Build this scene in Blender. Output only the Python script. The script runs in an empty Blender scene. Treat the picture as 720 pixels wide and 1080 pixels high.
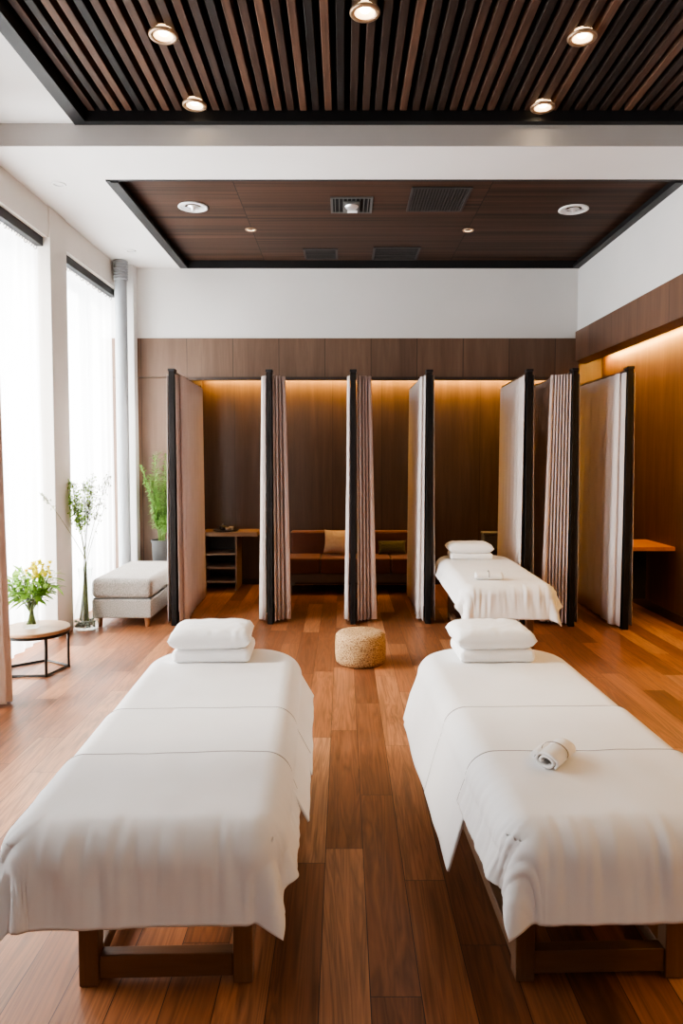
import bpy, bmesh, math, random
from mathutils import Vector, Matrix, noise
random.seed(7)
PI = math.pi
scn = bpy.context.scene
COL = scn.collection
R = math.radians

# ------------------------------------------------------------------ node helpers
class N:
    def __init__(s, name):
        s.m = bpy.data.materials.new(name); s.m.use_nodes = True
        s.t = s.m.node_tree; s.t.nodes.clear()
        s.out = s.t.nodes.new('ShaderNodeOutputMaterial')
    def n(s, typ, ins=None, **props):
        nd = s.t.nodes.new(typ)
        for k, v in props.items(): setattr(nd, k, v)
        for k, v in (ins or {}).items():
            if isinstance(v, tuple) and len(v) == 2 and hasattr(v[0], 'outputs'):
                s.t.links.new(v[0].outputs[v[1]], nd.inputs[k])
            elif hasattr(v, 'outputs'):
                s.t.links.new(v.outputs[0], nd.inputs[k])
            else:
                nd.inputs[k].default_value = v
        return nd
    def math(s, op, a, b=0.0):
        return s.n('ShaderNodeMath', {0: a, 1: b}, operation=op)
    def ramp(s, fac, stops):
        r = s.n('ShaderNodeValToRGB', {0: fac})
        e = r.color_ramp.elements
        while len(e) < len(stops): e.new(0.5)
        for el, (p, c) in zip(e, stops):
            el.position = p; el.color = (c[0], c[1], c[2], 1)
        return r
    def mix(s, fac, a, b, blend='MIX'):
        return s.n('ShaderNodeMix', {0: fac, 6: a, 7: b}, data_type='RGBA', blend_type=blend)
    def surf(s, nd):
        s.t.links.new(nd.outputs[0], s.out.inputs['Surface']); return s.m

def c4(c): return (c[0], c[1], c[2], 1)

def plain(name, col, rough=.5, metal=0, emit=None, estr=0, var=.06, scale=6, bump=0, bscale=200, coat=0, sheen=0, spec=.5):
    s = N(name)
    tc = s.n('ShaderNodeTexCoord')
    nz = s.n('ShaderNodeTexNoise', {'Vector': (tc, 'Object'), 'Scale': scale, 'Detail': 3})
    lo = tuple(max(0, x*(1-var)) for x in col); hi = tuple(min(1, x*(1+var)) for x in col)
    cr = s.ramp((nz, 0), [(.3, lo), (.7, hi)])
    ins = {'Base Color': cr, 'Roughness': rough, 'Metallic': metal, 'Coat Weight': coat, 'Sheen Weight': sheen, 'Specular IOR Level': spec}
    if emit: ins['Emission Color'] = c4(emit); ins['Emission Strength'] = estr
    if bump:
        b2 = s.n('ShaderNodeTexNoise', {'Vector': (tc, 'Object'), 'Scale': bscale, 'Detail': 2})
        ins['Normal'] = s.n('ShaderNodeBump', {'Height': (b2, 0), 'Strength': bump, 'Distance': .002})
    return s.surf(s.n('ShaderNodeBsdfPrincipled', ins))

def wood(name, dark, light, grain='Z', scale=1.0, rough=.45, stv=None, spec=.5, seam=None, seam_axis='X', off=0.0, seam_dark=.25, var=.25, coat=0):
    """grain runs along one axis; optional panel seams every `seam` metres along seam_axis"""
    s = N(name)
    tc = s.n('ShaderNodeTexCoord')
    st = stv or {'X': (1.2, 16, 16), 'Y': (16, 1.2, 16), 'Z': (16, 16, 1.2)}[grain]
    vec = (tc, 'Object')
    panel = None
    if seam:
        sx = s.n('ShaderNodeSeparateXYZ', {0: vec})
        u = s.math('DIVIDE', s.math('ADD', (sx, seam_axis), off), seam)
        idx = s.math('FLOOR', u)
        fr = s.math('FRACT', u)
        d = s.math('MULTIPLY', s.math('MINIMUM', fr, s.math('SUBTRACT', 1.0, fr)), seam)
        line = s.math('LESS_THAN', d, .0035)
        wn = s.n('ShaderNodeTexWhiteNoise', {'W': idx}, noise_dimensions='1D')
        shift = s.n('ShaderNodeVectorMath', {0: (wn, 1), 1: (7, 7, 7)}, operation='MULTIPLY')
        vec = s.n('ShaderNodeVectorMath', {0: vec, 1: shift}, operation='ADD')
        panel = (wn, line)
    mp = s.n('ShaderNodeMapping', {'Vector': vec, 'Scale': tuple(x*scale for x in st)})
    n1 = s.n('ShaderNodeTexNoise', {'Vector': mp, 'Scale': 1.0, 'Detail': 6, 'Roughness': .62, 'Distortion': .6})
    mp2 = s.n('ShaderNodeMapping', {'Vector': vec, 'Scale': tuple((x*scale*.22) for x in st)})
    n2 = s.n('ShaderNodeTexNoise', {'Vector': mp2, 'Scale': 1.0, 'Detail': 3, 'Distortion': 1.2})
    f = s.math('ADD', s.math('MULTIPLY', (n1, 0), .6), s.math('MULTIPLY', (n2, 0), .4))
    col = s.ramp(f, [(.32, dark), (.52, tuple((a+b)/2 for a, b in zip(dark, light))), (.68, light)])
    if panel:
        wn, line = panel
        br = s.n('ShaderNodeMapRange', {'Value': (wn, 0), 'To Min': 1-var, 'To Max': 1+var})
        col = s.mix(1.0, col, s.n('ShaderNodeCombineColor', {0: br, 1: br, 2: br}), 'MULTIPLY')
        k = s.math('SUBTRACT', 1.0, s.math('MULTIPLY', line, 1-seam_dark))
        col = s.mix(1.0, (col, 2), s.n('ShaderNodeCombineColor', {0: k, 1: k, 2: k}), 'MULTIPLY')
        col = (col, 2)
    bp = s.n('ShaderNodeBump', {'Height': (n1, 0), 'Strength': .15, 'Distance': .003})
    return s.surf(s.n('ShaderNodeBsdfPrincipled', {'Base Color': col, 'Roughness': rough, 'Normal': bp, 'Coat Weight': coat, 'Specular IOR Level': spec}))

def floor_mat():
    s = N('plank_floor')
    tc = s.n('ShaderNodeTexCoord')
    sx = s.n('ShaderNodeSeparateXYZ', {0: (tc, 'Object')})
    W, L = .148, 1.25
    u = s.math('DIVIDE', s.math('ADD', (sx, 'X'), 40.03), W)
    row = s.math('FLOOR', u); fu = s.math('FRACT', u)
    wr = s.n('ShaderNodeTexWhiteNoise', {'W': row}, noise_dimensions='1D')
    v = s.math('DIVIDE', s.math('ADD', s.math('ADD', (sx, 'Y'), 40.0), s.math('MULTIPLY', (wr, 0), 9.7)), L)
    iv = s.math('FLOOR', v); fv = s.math('FRACT', v)
    cv = s.n('ShaderNodeCombineXYZ', {0: row, 1: iv})
    wn = s.n('ShaderNodeTexWhiteNoise', {'Vector': cv}, noise_dimensions='2D')
    du = s.math('MULTIPLY', s.math('MINIMUM', fu, s.math('SUBTRACT', 1.0, fu)), W)
    dv = s.math('MULTIPLY', s.math('MINIMUM', fv, s.math('SUBTRACT', 1.0, fv)), L)
    dd = s.math('MINIMUM', du, dv)
    line = s.math('LESS_THAN', dd, .0013)
    sh = s.n('ShaderNodeVectorMath', {0: (wn, 1), 1: (31, 31, 31)}, operation='MULTIPLY')
    vec = s.n('ShaderNodeVectorMath', {0: (tc, 'Object'), 1: sh}, operation='ADD')
    mp = s.n('ShaderNodeMapping', {'Vector': vec, 'Scale': (34, 1.6, 1)})
    n1 = s.n('ShaderNodeTexNoise', {'Vector': mp, 'Scale': 1, 'Detail': 7, 'Roughness': .65, 'Distortion': .5})
    mp2 = s.n('ShaderNodeMapping', {'Vector': vec, 'Scale': (9, .55, 1)})
    n2 = s.n('ShaderNodeTexNoise', {'Vector': mp2, 'Scale': 1, 'Detail': 3, 'Distortion': 2.2})
    rings = s.math('FRACT', s.math('MULTIPLY', (n2, 0), 7.0))
    rg = s.math('ABSOLUTE', s.math('SUBTRACT', rings, .5))
    base = s.ramp((wn, 0), [(.0, FL[0]), (.35, FL[1]), (.62, FL[2]), (.85, FL[3]), (1, FL[4])])
    g = s.math('ADD', s.math('MULTIPLY', (n1, 0), .75), s.math('MULTIPLY', rg, .5))
    k = s.n('ShaderNodeMapRange', {'Value': g, 'From Min': .28, 'From Max': .78, 'To Min': .52, 'To Max': 1.3})
    col = s.mix(1.0, base, s.n('ShaderNodeCombineColor', {0: k, 1: k, 2: k}), 'MULTIPLY')
    col = s.mix(line, (col, 2), (.02, .009, .005, 1))
    rr = s.n('ShaderNodeMapRange', {'Value': (n1, 0), 'To Min': .3, 'To Max': .48})
    h = s.math('SUBTRACT', s.math('MULTIPLY', (n1, 0), .15), line)
    bp = s.n('ShaderNodeBump', {'Height': h, 'Strength': .25, 'Distance': .002})
    return s.surf(s.n('ShaderNodeBsdfPrincipled', {'Base Color': (col, 2), 'Roughness': rr, 'Normal': bp, 'Specular IOR Level': .5}))
FL = [(.15, .054, .022), (.24, .090, .036), (.31, .120, .049), (.37, .155, .068), (.43, .205, .10)]

def slat_mat():
    s = N('ceiling_slat_wood')
    tc = s.n('ShaderNodeTexCoord')
    sx = s.n('ShaderNodeSeparateXYZ', {0: (tc, 'Object')})
    idx = s.math('FLOOR', s.math('DIVIDE', s.math('ADD', (sx, 'X'), SL_OFF), SL_P))
    wn = s.n('ShaderNodeTexWhiteNoise', {'W': idx}, noise_dimensions='1D')
    sh = s.n('ShaderNodeVectorMath', {0: (wn, 1), 1: (9, 9, 9)}, operation='MULTIPLY')
    vec = s.n('ShaderNodeVectorMath', {0: (tc, 'Object'), 1: sh}, operation='ADD')
    mp = s.n('ShaderNodeMapping', {'Vector': vec, 'Scale': (30, 1.5, 30)})
    n1 = s.n('ShaderNodeTexNoise', {'Vector': mp, 'Scale': 1, 'Detail': 6, 'Roughness': .6, 'Distortion': .8})
    base = s.ramp((wn, 0), [(0, (.010, .007, .006)), (.3, (.028, .016, .011)), (.6, (.055, .028, .018)), (1, (.105, .054, .033))])
    k = s.n('ShaderNodeMapRange', {'Value': (n1, 0), 'From Min': .3, 'From Max': .7, 'To Min': .5, 'To Max': 1.35})
    col = s.mix(1.0, base, s.n('ShaderNodeCombineColor', {0: k, 1: k, 2: k}), 'MULTIPLY')
    return s.surf(s.n('ShaderNodeBsdfPrincipled', {'Base Color': (col, 2), 'Roughness': .6, 'Specular IOR Level': .25}))
SL_P, SL_OFF = .083, 1.715

def sheer_mat(name, tr=.4):
    s = N(name)
    tc = s.n('ShaderNodeTexCoord')
    nz = s.n('ShaderNodeTexNoise', {'Vector': (tc, 'Object'), 'Scale': 3, 'Detail': 2})
    col = s.ramp((nz, 0), [(.3, (.9, .9, .9)), (.7, (.96, .96, .96))])
    d = s.n('ShaderNodeBsdfDiffuse', {'Color': col})
    t = s.n('ShaderNodeBsdfTranslucent', {'Color': col})
    a = s.n('ShaderNodeMixShader', {0: .7, 1: d, 2: t})
    tp = s.n('ShaderNodeBsdfTransparent')
    return s.surf(s.n('ShaderNodeMixShader', {0: tr, 1: a, 2: tp}))

def glass_mat(name, tint=(1, 1, 1), refl=1.0):
    s = N(name)
    tc = s.n('ShaderNodeTexCoord')
    nz = s.n('ShaderNodeTexNoise', {'Vector': (tc, 'Object'), 'Scale': 2})
    col = s.ramp((nz, 0), [(.3, tuple(.97*x for x in tint)), (.7, tint)])
    fr = s.n('ShaderNodeLayerWeight', {'Blend': .5})
    f = s.math('MINIMUM', s.math('ADD', s.math('MULTIPLY', s.math('POWER', (fr, 'Facing'), 4.0), .55*refl), .03), .6)
    tp = s.n('ShaderNodeBsdfTransparent', {'Color': col})
    gl = s.n('ShaderNodeBsdfGlossy', {'Roughness': .02})
    return s.surf(s.n('ShaderNodeMixShader', {0: f, 1: tp, 2: gl}))

def fabric(name, col, weave=0, var=.08, transl=0.0, bump=.2, bscale=400, rough=.9, fleck=0):
    s = N(name)
    tc = s.n('ShaderNodeTexCoord')
    nz = s.n('ShaderNodeTexNoise', {'Vector': (tc, 'Object'), 'Scale': 5, 'Detail': 4})
    fn = s.n('ShaderNodeTexNoise', {'Vector': (tc, 'Object'), 'Scale': bscale, 'Detail': 2})
    cr = s.ramp((nz, 0), [(.3, tuple(x*(1-var) for x in col)), (.7, tuple(min(1, x*(1+var)) for x in col))])
    if fleck:
        k = s.n('ShaderNodeMapRange', {'Value': (fn, 0), 'From Min': .35, 'From Max': .65, 'To Min': 1-fleck, 'To Max': 1+fleck})
        cr = (s.mix(1.0, cr, s.n('ShaderNodeCombineColor', {0: k, 1: k, 2: k}), 'MULTIPLY'), 2)
    bp = s.n('ShaderNodeBump', {'Height': (fn, 0), 'Strength': bump, 'Distance': .002})
    p = s.n('ShaderNodeBsdfPrincipled', {'Base Color': cr, 'Roughness': rough, 'Normal': bp, 'Sheen Weight': .15, 'Specular IOR Level': .2})
    if transl:
        t = s.n('ShaderNodeBsdfTranslucent', {'Color': cr})
        return s.surf(s.n('ShaderNodeMixShader', {0: transl, 1: p, 2: t}))
    return s.surf(p)

def woven_mat():
    s = N('woven_straw')
    tc = s.n('ShaderNodeTexCoord')
    vo = s.n('ShaderNodeTexVoronoi', {'Vector': (tc, 'Object'), 'Scale': 130})
    cr = s.ramp((vo, 0), [(.0, (.62, .42, .22)), (.45, (.48, .30, .14)), (.8, (.16, .085, .035))])
    bp = s.n('ShaderNodeBump', {'Height': (vo, 0), 'Strength': .8, 'Distance': -.006})
    return s.surf(s.n('ShaderNodeBsdfPrincipled', {'Base Color': cr, 'Roughness': .8, 'Normal': bp}))

def leaf_mat(name, a, b, tl=.35):
    s = N(name)
    tc = s.n('ShaderNodeTexCoord')
    nz = s.n('ShaderNodeTexNoise', {'Vector': (tc, 'Object'), 'Scale': 14, 'Detail': 2})
    cr = s.ramp((nz, 0), [(.3, a), (.7, b)])
    p = s.n('ShaderNodeBsdfPrincipled', {'Base Color': cr, 'Roughness': .5})
    t = s.n('ShaderNodeBsdfTranslucent', {'Color': cr})
    return s.surf(s.n('ShaderNodeMixShader', {0: tl, 1: p, 2: t}))

# ------------------------------------------------------------------ materials
M = {}
M['floor'] = floor_mat()
M['white'] = plain('white_plaster', (.70, .69, .672), .8, var=.02, scale=2)
M['ceil'] = plain('ceiling_plaster', (.72, .71, .695), .85, var=.02, scale=2)
M['beam'] = plain('shaded_beam_face', (.48, .462, .445), .8, var=.02)  # the front face's shade is put into this grey
M['greige'] = plain('greige_plaster', (.62, .58, .53), .8, var=.03, scale=3)
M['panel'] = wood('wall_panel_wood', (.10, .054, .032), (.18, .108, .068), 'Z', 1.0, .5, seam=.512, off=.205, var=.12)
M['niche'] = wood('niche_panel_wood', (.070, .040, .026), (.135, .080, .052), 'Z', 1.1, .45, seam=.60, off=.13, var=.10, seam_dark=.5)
M['sidewood'] = wood('side_wall_wood', (.075, .034, .018), (.165, .082, .046), 'Z', 1.3, .45, seam=.9, seam_axis='Y', off=.3, var=.08, seam_dark=.5)
M['sidepanel'] = wood('side_header_wood', (.085, .042, .025), (.16, .085, .05), 'Z', 1.0, .45, seam=.62, seam_axis='Y', off=.42, var=.15, seam_dark=.2)
M['slat'] = slat_mat()
M['ceilwood'] = wood('ceiling_panel_wood', (.003, .0015, .001), (.10, .052, .032), 'X', 1.0, .6, stv=(.35, 26, 26), spec=.2, seam=2.05, off=.87, var=.05, seam_dark=.15)
M['black'] = plain('black_paint', (.010, .010, .011), .5, var=.1, spec=.3)
M['void'] = plain('black_void', (.006, .005, .005), .9)
M['bmetal'] = plain('black_metal', (.02, .018, .016), .4, .6)
M['frame'] = plain('dark_brown_frame', (.009, .0065, .0055), .6, var=.15, spec=.2)
M['rail'] = wood('dark_rail_wood', (.025, .013, .009), (.05, .026, .016), 'Y', 1, .45)
M['bedwood'] = wood('bed_wood', (.115, .053, .025), (.235, .12, .058), 'Z', 1.2, .45)
M['bedwoodx'] = wood('bed_wood_cross', (.115, .053, .025), (.235, .12, .058), 'X', 1.2, .45)
M['bedwoody'] = wood('bed_wood_long', (.085, .04, .019), (.18, .092, .043), 'Y', 1.2, .45)
M['deskwood'] = wood('desk_wood', (.20, .105, .05), (.34, .19, .10), 'X', 1.2, .45)
M['cubby'] = wood('cubby_wood', (.20, .125, .08), (.32, .21, .14), 'X', 1.2, .5)
M['dark'] = plain('dark_carcass', (.022, .014, .010), .6)
M['orangewood'] = wood('warm_shelf_wood', (.30, .105, .036), (.46, .18, .07), 'Y', 1.2, .4)
M['linen'] = fabric('white_linen', (.765, .755, .755), var=.02, transl=.06, bump=.12, bscale=500)
M['shadow_and_band'] = fabric('edge_shadow_and_band', (.22, .205, .195))  # towel band colour; on the bed covers it paints the edge shadow
M['mattress'] = fabric('mattress_vinyl', (.55, .52, .48), var=.03)
M['pillow'] = fabric('pillow_cotton', (.83, .83, .835), var=.02, bump=.15, bscale=300)
M['terry'] = fabric('terry_towel', (.80, .78, .76), var=.03, bump=.9, bscale=260)
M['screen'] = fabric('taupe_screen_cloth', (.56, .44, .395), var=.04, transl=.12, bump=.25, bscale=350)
M['screen2'] = fabric('lit_screen_cloth', (.70, .62, .585), var=.03, transl=.12, bump=.25, bscale=350)  # paler copy of the taupe cloth, window light put into its colour
M['drape'] = fabric('beige_drape_cloth', (.66, .53, .45), var=.04, transl=.2, bump=.2)
M['sofa'] = fabric('rust_upholstery', (.15, .06, .038), var=.12, bump=.2, rough=.7)
M['sofaframe'] = plain('sofa_frame', (.15, .11, .082), .6)
M['cream'] = fabric('cream_cushion', (.58, .42, .30), var=.1, bump=.5, bscale=120)
M['olive'] = fabric('olive_cushion', (.10, .085, .04), var=.2, bump=.5, bscale=120)
M['otto'] = fabric('grey_tweed', (.31, .285, .255), var=.05, bump=.6, bscale=130, fleck=.32)
M['otleg'] = wood('ottoman_leg_wood', (.20, .08, .03), (.32, .14, .06), 'Z', 2, .4)
M['woven'] = woven_mat()
M['sheer'] = sheer_mat('white_sheer', .38)
M['glass'] = glass_mat('window_glass')
M['vase'] = glass_mat('vase_glass', (.97, .99, .98), 1.0)
M['water'] = glass_mat('vase_water', (.80, .88, .84), .6)
M['pebble'] = plain('grey_green_pebbles', (.25, .30, .27), .6, var=.4, scale=40)
M['stem'] = leaf_mat('green_stem', (.10, .17, .04), (.19, .28, .07), .15)
M['twig'] = leaf_mat('grey_green_twig', (.10, .125, .045), (.19, .23, .08), .1)
M['leafb'] = leaf_mat('bouquet_leaf', (.12, .29, .03), (.34, .54, .08))
M['leafp'] = leaf_mat('palm_leaf', (.12, .27, .05), (.30, .50, .13), .45)
M['leaff'] = leaf_mat('feathery_leaf', (.22, .42, .06), (.42, .62, .13), .5)
M['seed'] = leaf_mat('grey_seed', (.20, .22, .15), (.33, .36, .24), .3)
M['yellow'] = leaf_mat('yellow_petal', (.74, .64, .006), (.85, .78, .03), .15)
M['planter'] = plain('grey_planter', (.06, .06, .058), .7, var=.1)
M['soil'] = plain('soil', (.03, .02, .012), .95, var=.4, scale=40)
M['tabletop'] = wood('round_table_wood', (.27, .15, .075), (.42, .26, .14), 'X', 1.3, .4)
M['pipe'] = plain('grey_pipe', (.30, .32, .335), .45, .2, var=.04)
M['lamp_on'] = plain('lit_lens', (1, .85, .6), .4, emit=(1, .66, .36), estr=4)
M['lamp_core'] = plain('lit_bulb', (1, .9, .7), .4, emit=(1, .84, .6), estr=26)
M['lamp_ring'] = plain('brass_ring', (.40, .27, .17), .35, .7)
M['white_ring'] = plain('white_ring', (.75, .75, .74), .4)
M['grey_lens'] = plain('grey_lens', (.35, .35, .36), .3)
M['chrome'] = plain('chrome', (.80, .82, .84), .3, .7)
M['ventgrey'] = plain('vent_grey', (.10, .10, .095), .5, .3)
M['ventdark'] = plain('vent_dark', (.035, .03, .028), .6)
M['cove'] = plain('cove_led', (1, .7, .3), .4, emit=(1, .57, .13), estr=9)
M['tray'] = plain('dark_tray', (.03, .02, .017), .35)
M['ceramic'] = plain('grey_ceramic', (.35, .30, .27), .25)
M['basket'] = fabric('grey_basket', (.16, .145, .13), var=.1, bump=.6, bscale=90)
M['skirt'] = plain('dark_baseboard', (.05, .028, .02), .5)

# ------------------------------------------------------------------ mesh helpers
class MB:
    def __init__(s): s.v = []; s.f = []
    def add(s, vs, fs):
        o = len(s.v); s.v += [tuple(v) for v in vs]; s.f += [tuple(i+o for i in f) for f in fs]; return s
    def box(s, x0, x1, y0, y1, z0, z1, mat=None):
        vs = [Vector((x, y, z)) for x in (x0, x1) for y in (y0, y1) for z in (z0, z1)]
        if mat: vs = [mat @ v for v in vs]
        return s.add(vs, [(0, 1, 3, 2), (4, 6, 7, 5), (0, 4, 5, 1), (2, 3, 7, 6), (0, 2, 6, 4), (1, 5, 7, 3)])
    def tube(s, pts, rad, n=8, cap=True):
        pts = [Vector(p) for p in pts]; m = len(pts)
        rs = rad if isinstance(rad, (list, tuple)) else [rad]*m
        vs = []; up = Vector((0, 0, 1))
        for i, p in enumerate(pts):
            t = (pts[min(i+1, m-1)]-pts[max(i-1, 0)])
            if t.length < 1e-9: t = Vector((0, 0, 1))
            t.normalize()
            a = t.cross(up if abs(t.z) < .95 else Vector((1, 0, 0))).normalized(); b = t.cross(a)
            for k in range(n):
                q = 2*PI*k/n; vs.append(p+(a*math.cos(q)+b*math.sin(q))*rs[i])
        fs = []
        for i in range(m-1):
            for k in range(n):
                fs.append((i*n+k, i*n+(k+1) % n, (i+1)*n+(k+1) % n, (i+1)*n+k))
        if cap: fs += [tuple(range(n-1, -1, -1)), tuple((m-1)*n+k for k in range(n))]
        return s.add(vs, fs)
    def lathe(s, prof, n=32, c=(0, 0, 0), cap0=True, cap1=True, sx=1, sy=1):
        vs = []; m = len(prof)
        for r, z in prof:
            for k in range(n):
                q = 2*PI*k/n; vs.append((c[0]+sx*r*math.cos(q), c[1]+sy*r*math.sin(q), c[2]+z))
        fs = [(i*n+k, i*n+(k+1) % n, (i+1)*n+(k+1) % n, (i+1)*n+k) for i in range(m-1) for k in range(n)]
        if cap0: fs.append(tuple(range(n-1, -1, -1)))
        if cap1: fs.append(tuple((m-1)*n+k for k in range(n)))
        return s.add(vs, fs)
    def grid(s, fn, nu, nv):
        vs = [fn(i/nu, j/nv) for j in range(nv+1) for i in range(nu+1)]
        fs = [(j*(nu+1)+i, j*(nu+1)+i+1, (j+1)*(nu+1)+i+1, (j+1)*(nu+1)+i) for j in range(nv) for i in range(nu)]
        return s.add(vs, fs)
    def blade(s, base, d, up, ln, w, bend=.2, n=4, fold=.0):
        """a leaf blade: tapering strip from base along d, drooping by bend"""
        d = Vector(d).normalized(); up = Vector(up)
        side = d.cross(up)
        if side.length < 1e-6: side = d.cross(Vector((1, 0, .1)))
        side.normalize()
        vs = []; base = Vector(base)
        for i in range(n+1):
            t = i/n
            p = base+d*ln*t-Vector((0, 0, 1))*bend*ln*t*t
            ww = w*(math.sin(PI*(.12+.88*t)) ** .8)*.5 if i < n else .0008
            vs += [p-side*ww, p+side*ww]
        fs = [(2*i, 2*i+1, 2*i+3, 2*i+2) for i in range(n)]
        return s.add(vs, fs)
    def build(s, name, mat, parent=None, smooth=False, bevel=0, seg=2, subsurf=0, solid=0, weld=0, angle=None, off=-1):
        me = bpy.data.meshes.new(name); me.from_pydata(s.v, [], s.f); me.validate()
        if weld:
            bm = bmesh.new(); bm.from_mesh(me); bmesh.ops.remove_doubles(bm, verts=bm.verts, dist=weld)
            bmesh.ops.recalc_face_normals(bm, faces=bm.faces); bm.to_mesh(me); bm.free()
        o = bpy.data.objects.new(name, me); COL.objects.link(o)
        me.materials.append(mat)
        if smooth or bevel:
            me.polygons.foreach_set('use_smooth', [True]*len(me.polygons))
        if bevel:
            b = o.modifiers.new('Bevel', 'BEVEL'); b.width = bevel; b.segments = seg; b.limit_method = 'ANGLE'; b.angle_limit = R(40)
            b.harden_normals = True
        if solid:
            b = o.modifiers.new('Solid', 'SOLIDIFY'); b.thickness = solid; b.offset = off
        if subsurf:
            b = o.modifiers.new('Sub', 'SUBSURF'); b.levels = subsurf; b.render_levels = subsurf
        if angle:
            bm = bmesh.new(); bm.from_mesh(me)
            for e in bm.edges:
                if len(e.link_faces) == 2 and e.calc_face_angle(0) > R(angle): e.smooth = False
            bm.to_mesh(me); bm.free()
        if parent is not None: o.parent = parent
        return o

def tag(o, label, cat, group=None, kind=None):
    o['label'] = label; o['category'] = cat
    if group: o['group'] = group
    if kind: o['kind'] = kind
    return o
def thing(name, label, cat, loc=(0, 0, 0), rz=0, group=None):
    o = bpy.data.objects.new(name, None); COL.objects.link(o)
    o.empty_display_size = .1; o.location = loc; o.rotation_euler = (0, 0, rz)
    return tag(o, label, cat, group)
def struct(o, label=None):
    o['kind'] = 'structure'
    if label: o['label'] = label
    return o

# ------------------------------------------------------------------ room shell
CZ, CZ2 = 3.66, 3.81          # lower soffit, upper ceiling
XL, XR, XN = -2.75, 2.60, 3.15
YB, YN, YF = 8.10, 8.85, -2.4
struct(MB().box(-3.0, 3.5, YF-.2, 9.1, -.12, 0).build('floor', M['floor']))

# left wall: fascia, spandrel piers and pilasters around three tall windows
wl = MB()
wl.box(-2.95, -2.47, YF, 8.1, 3.40, 3.95)                   # fascia above the windows
for y0, y1 in ((YF, 1.95), (3.55, 4.15)):
    wl.box(-2.95, -2.55, y0, y1, 0, 3.40)
wl.box(-2.95, -2.72, 8.06, 8.1, 0, 3.40)
struct(wl.build('wall_left', M['greige']))
struct(MB().box(-2.95, -2.455, 6.14, 6.50, 0, CZ).build('trim_1', M['greige'], bevel=.008), 'greige pilaster between the two tall windows')
struct(MB().box(-2.50, -2.29, 7.97, 8.1, 0, CZ).build('trim_2', M['white'], bevel=.006), 'white corner pilaster')
# windows
for i, (y0, y1) in enumerate(((4.15, 6.14), (6.50, 8.06), (1.95, 3.55))):
    w = bpy.data.objects.new('window_%d' % (i+1), None); COL.objects.link(w); w['kind'] = 'structure'
    fr = MB(); z1 = 3.40; t = .06
    fr.box(-2.90, -2.82, y0, y1, 0, t).box(-2.90, -2.82, y0, y1, z1-t, z1)
    nm = 3 if y1-y0 > 3 else 2
    for k in range(nm+1):
        yy = y0+(y1-y0-t)*k/nm
        fr.box(-2.90, -2.82, yy, yy+t, t, z1-t)
    wf = fr.build('window_frame', M['black'], w)
    MB().box(-2.865, -2.855, y0+t, y1-t, t, z1-t).build('window_pane', M['glass'], wf)

# back wall (upper white band, header, panel beside the niche, niche)
struct(MB().box(XL, 3.4, YB, YB+.2, 2.89, 4.1).build('wall_back', M['white']))
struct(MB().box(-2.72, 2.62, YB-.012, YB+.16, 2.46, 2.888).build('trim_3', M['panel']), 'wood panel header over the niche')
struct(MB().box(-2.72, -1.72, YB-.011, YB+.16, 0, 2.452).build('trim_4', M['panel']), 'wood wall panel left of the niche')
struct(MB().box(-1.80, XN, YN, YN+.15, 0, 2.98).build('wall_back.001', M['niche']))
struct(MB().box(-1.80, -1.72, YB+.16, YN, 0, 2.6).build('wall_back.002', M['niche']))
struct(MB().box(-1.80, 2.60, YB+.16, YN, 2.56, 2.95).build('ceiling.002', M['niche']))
struct(MB().box(-1.72, 2.60, YB-.03, YB+.03, 2.425, 2.459).build('trim_5', M['rail']), 'dark lip under the back header')
# right wall
struct(MB().box(XR, 3.4, YF, YB, 2.95, 4.1).build('wall_right', M['white']))
struct(MB().box(XR-.02, XR+.16, YF, 8.26, 2.63, 2.96).build('trim_6', M['sidepanel']), 'wood panel header along the right wall')
struct(MB().box(XN, XN+.15, YF, YN+.15, 0, 2.95).build('wall_right.001', M['sidewood']))
struct(MB().box(XR+.16, XN, YF, YN, 2.80, 2.95).box(2.60, XR+.16, 8.26, YN, 2.80, 2.95).build('ceiling.003', M['sidewood']))
struct(MB().box(XN-.015, XN, YF, YN, 0, .09).build('baseboard_right', M['skirt']))
struct(MB().box(-1.72, XN-.015, YN-.015, YN, 0, .07).build('baseboard_back', M['skirt']))
struct(MB().box(-3.0, 3.4, YF-.15, YF, 0, 4.1).build('wall_front', M['white']))

# ceilings
cl = MB()
RX0, RX1, RY0, RY1 = -1.80, 2.60, 5.57, 8.08          # rear recess
cl.box(-2.95, RX0, 5.0, 8.1, CZ, CZ+.25)
cl.box(RX0, 3.4, 5.0, RY0, CZ, CZ+.25)
cl.box(RX0, RX1, RY1, 8.1, CZ, CZ+.25)
cl.box(-2.95, -1.81, YF, 5.0, CZ2, CZ2+.2)
struct(cl.build('ceiling', M['ceil']))
struct(MB().box(-2.95, 3.4, 4.985, 4.999, CZ, CZ2-.001).build('trim_9', M['beam']), 'front face of the ceiling beam, its shade painted grey')
t = .03
tr = MB()
tr.box(RX0, RX0+t, RY0, RY1, CZ-.012, CZ+.10).box(RX1-t, RX1, RY0, RY1, CZ-.012, CZ+.10)
tr.box(RX0+t, RX1-t, RY0, RY0+t, CZ-.004, CZ+.10).box(RX0+t, RX1-t, RY1-t, RY1, CZ-.012, CZ+.10)
tr.box(RX0+t, RX0+.085, RY0+t, RY1-t, CZ-.012, CZ+.02).box(RX1-.075, RX1-t, RY0+t, RY1-t, CZ-.012, CZ+.02)
struct(tr.build('trim_7', M['black']), 'black edge of the rear ceiling recess')
struct(MB().box(RX0, RX1, RY0, RY1, CZ+.07, CZ+.2).build('ceiling.001', M['ceilwood']), 'dark wood ceiling panels')
tr = MB()
tr.box(-1.81, -1.725, YF, 5.0, CZ2-.012, CZ2+.22).box(-1.725, XR, 4.93, 5.0, CZ2-.012, CZ2+.22)
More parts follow.
